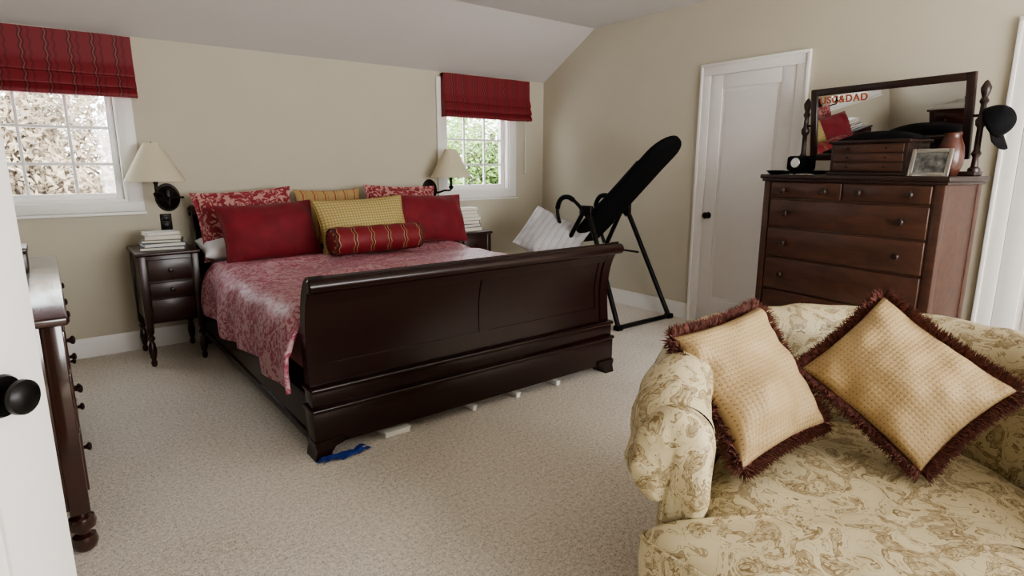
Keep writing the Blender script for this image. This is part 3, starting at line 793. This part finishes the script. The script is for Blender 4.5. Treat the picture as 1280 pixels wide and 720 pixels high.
def fringed(name,TL,TR,BR,BL,off,t,seed):
    TL,TR,BR,BL=[cw(*q) for q in (TL,TR,BR,BL)]
    c=(TL+TR+BR+BL)/4; xv=(TR-TL+BR-BL)/2; yv=(TL-BL+TR-BR)/2
    w=xv.length; h=yv.length; nrm=xv.cross(yv).normalized(); x=xv.normalized(); y=nrm.cross(x).normalized()
    M=Matrix.Translation(c+nrm*off)@Matrix((x,y,nrm)).transposed().to_4x4()
    b=B(name); per=b.pillow(M,w,h,t,m_tandot,seed=seed,pinch=.07,wr=.034,p=.36,n=34)
    b.tube(per,.007,m_fringe,6,True,M)
    rnd=random.Random(seed); L=len(per)
    for i in range(4400):
        k=rnd.random()*L; i0=int(k)%L; fr_=k-int(k)
        p=per[i0].lerp(per[(i0+1)%L],fr_); tn=(per[(i0+1)%L]-per[i0]).normalized()
        out=Vector((tn.y,-tn.x,0))
        if out.dot(p)<0: out=-out
        a=rnd.gauss(0,.40); z=rnd.gauss(0.15,.75)
        dr=(out+tn*a+Vector((0,0,z))).normalized(); ln=rnd.uniform(.030,.046)
        p=p+Vector((0,0,rnd.uniform(-.005,.005)))
        q=p+dr*ln*.55; e=p+dr*ln+Vector((0,0,rnd.uniform(-.014,.010)))+tn*rnd.uniform(-.010,.010)
        s1=tn*.0022; s2=Vector((0,0,.0022))
        vs=[p+s1,p-s1*.5+s2,p-s1*.5-s2,q+s1*1.1,q-s1*.6+s2*1.1,q-s1*.6-s2*1.1,e]
        b.add(vs,[[0,1,4,3],[1,2,5,4],[2,0,3,5],[3,4,6],[4,5,6],[5,3,6]],m_fringe,M)
    b.done(60)
fringed('fringed_throw_pillow',(.45,1.70,.83),(.85,1.93,.875),(.875,1.69,.55),(.62,1.50,.515),.04,.18,21)
fringed('fringed_throw_pillow',(.92,1.82,.68),(1.155,1.80,.92),(1.41,1.56,.74),(1.15,1.49,.53),.03,.18,34)

# ------------------------------------------------------------------ outside trees
def tree(name,c,rad,nl,mat,seed,ls=.05):
    rnd=random.Random(seed); b=B(name); c=Vector(c)
    b.tube([(c.x,c.y,-3.0),(c.x+.1,c.y,c.z-.6),(c.x,c.y+.1,c.z+.8)],[.16,.11,.05],m_bark,8)
    cl=[]
    for i in range(44):
        q=Vector([rnd.gauss(0,.55) for _ in range(3)]); q=Vector((q.x*rad[0],q.y*rad[1],q.z*rad[2])); cl.append(c+q)
        b.tube([c+Vector((0,0,-.4)),c+q*.5+Vector((0,0,.1)),c+q],[.03,.018,.006],m_bark,5)
    V=[];F=[]
    for i in range(nl):
        o=rnd.choice(cl)+Vector([rnd.gauss(0,.28) for _ in range(3)])
        a=Vector([rnd.gauss(0,1) for _ in range(3)]).normalized(); e=a.orthogonal().normalized()
        s=ls*rnd.uniform(.6,1.3); k=len(V)
        V+= [o-a*s,o+e*s*.45,o+a*s,o-e*s*.45]; F.append([k,k+1,k+2,k+3])
    b.add(V,F,mat); b.done()
tree('garden_tree',(-.2,9.0,1.2),(1.9,1.0,1.5),24000,m_leafp,1)
tree('garden_tree',(7.4,10.0,1.2),(2.2,1.2,1.6),22000,m_leaf,2,.06)

# ------------------------------------------------------------------ light
sc=bpy.context.scene
try: sc.view_settings.look='AgX - Medium High Contrast'
except Exception as e: print(e)
w=D.worlds.new('World'); sc.world=w; w.use_nodes=True
bg=w.node_tree.nodes['Background']; bg.inputs[0].default_value=(.88,.94,1,1); bg.inputs[1].default_value=8.5
def area(name,loc,rot,sx,sy,en,col):
    L=D.lights.new(name,'AREA'); L.shape='RECTANGLE'; L.size=sx; L.size_y=sy; L.energy=en; L.color=col
    o=D.objects.new(name,L); o.location=loc; o.rotation_euler=rot; sc.collection.objects.link(o); return o
area('front_daylight_fill',(2.35,YS-.1,1.47),(math.radians(90),0,0),3.0,1.5,120,(1,.95,.89))  # fill light added in an unseen opening behind camera, standing in for daylight
sun=D.lights.new('sun','SUN'); sun.energy=8; sun.angle=.02; sun.color=(1,.95,.85)
so=D.objects.new('sun',sun); so.rotation_euler=(math.radians(35),math.radians(20),0); sc.collection.objects.link(so)
# ------------------------------------------------------------------ camera
cam=D.cameras.new('Camera'); co=D.objects.new('Camera',cam); sc.collection.objects.link(co)
co.location=(0,0,1.35); co.rotation_euler=(math.radians(90-11.7),0,-A); cam.lens=737/1280*36; cam.sensor_width=36; cam.clip_start=.05
sc.camera=co
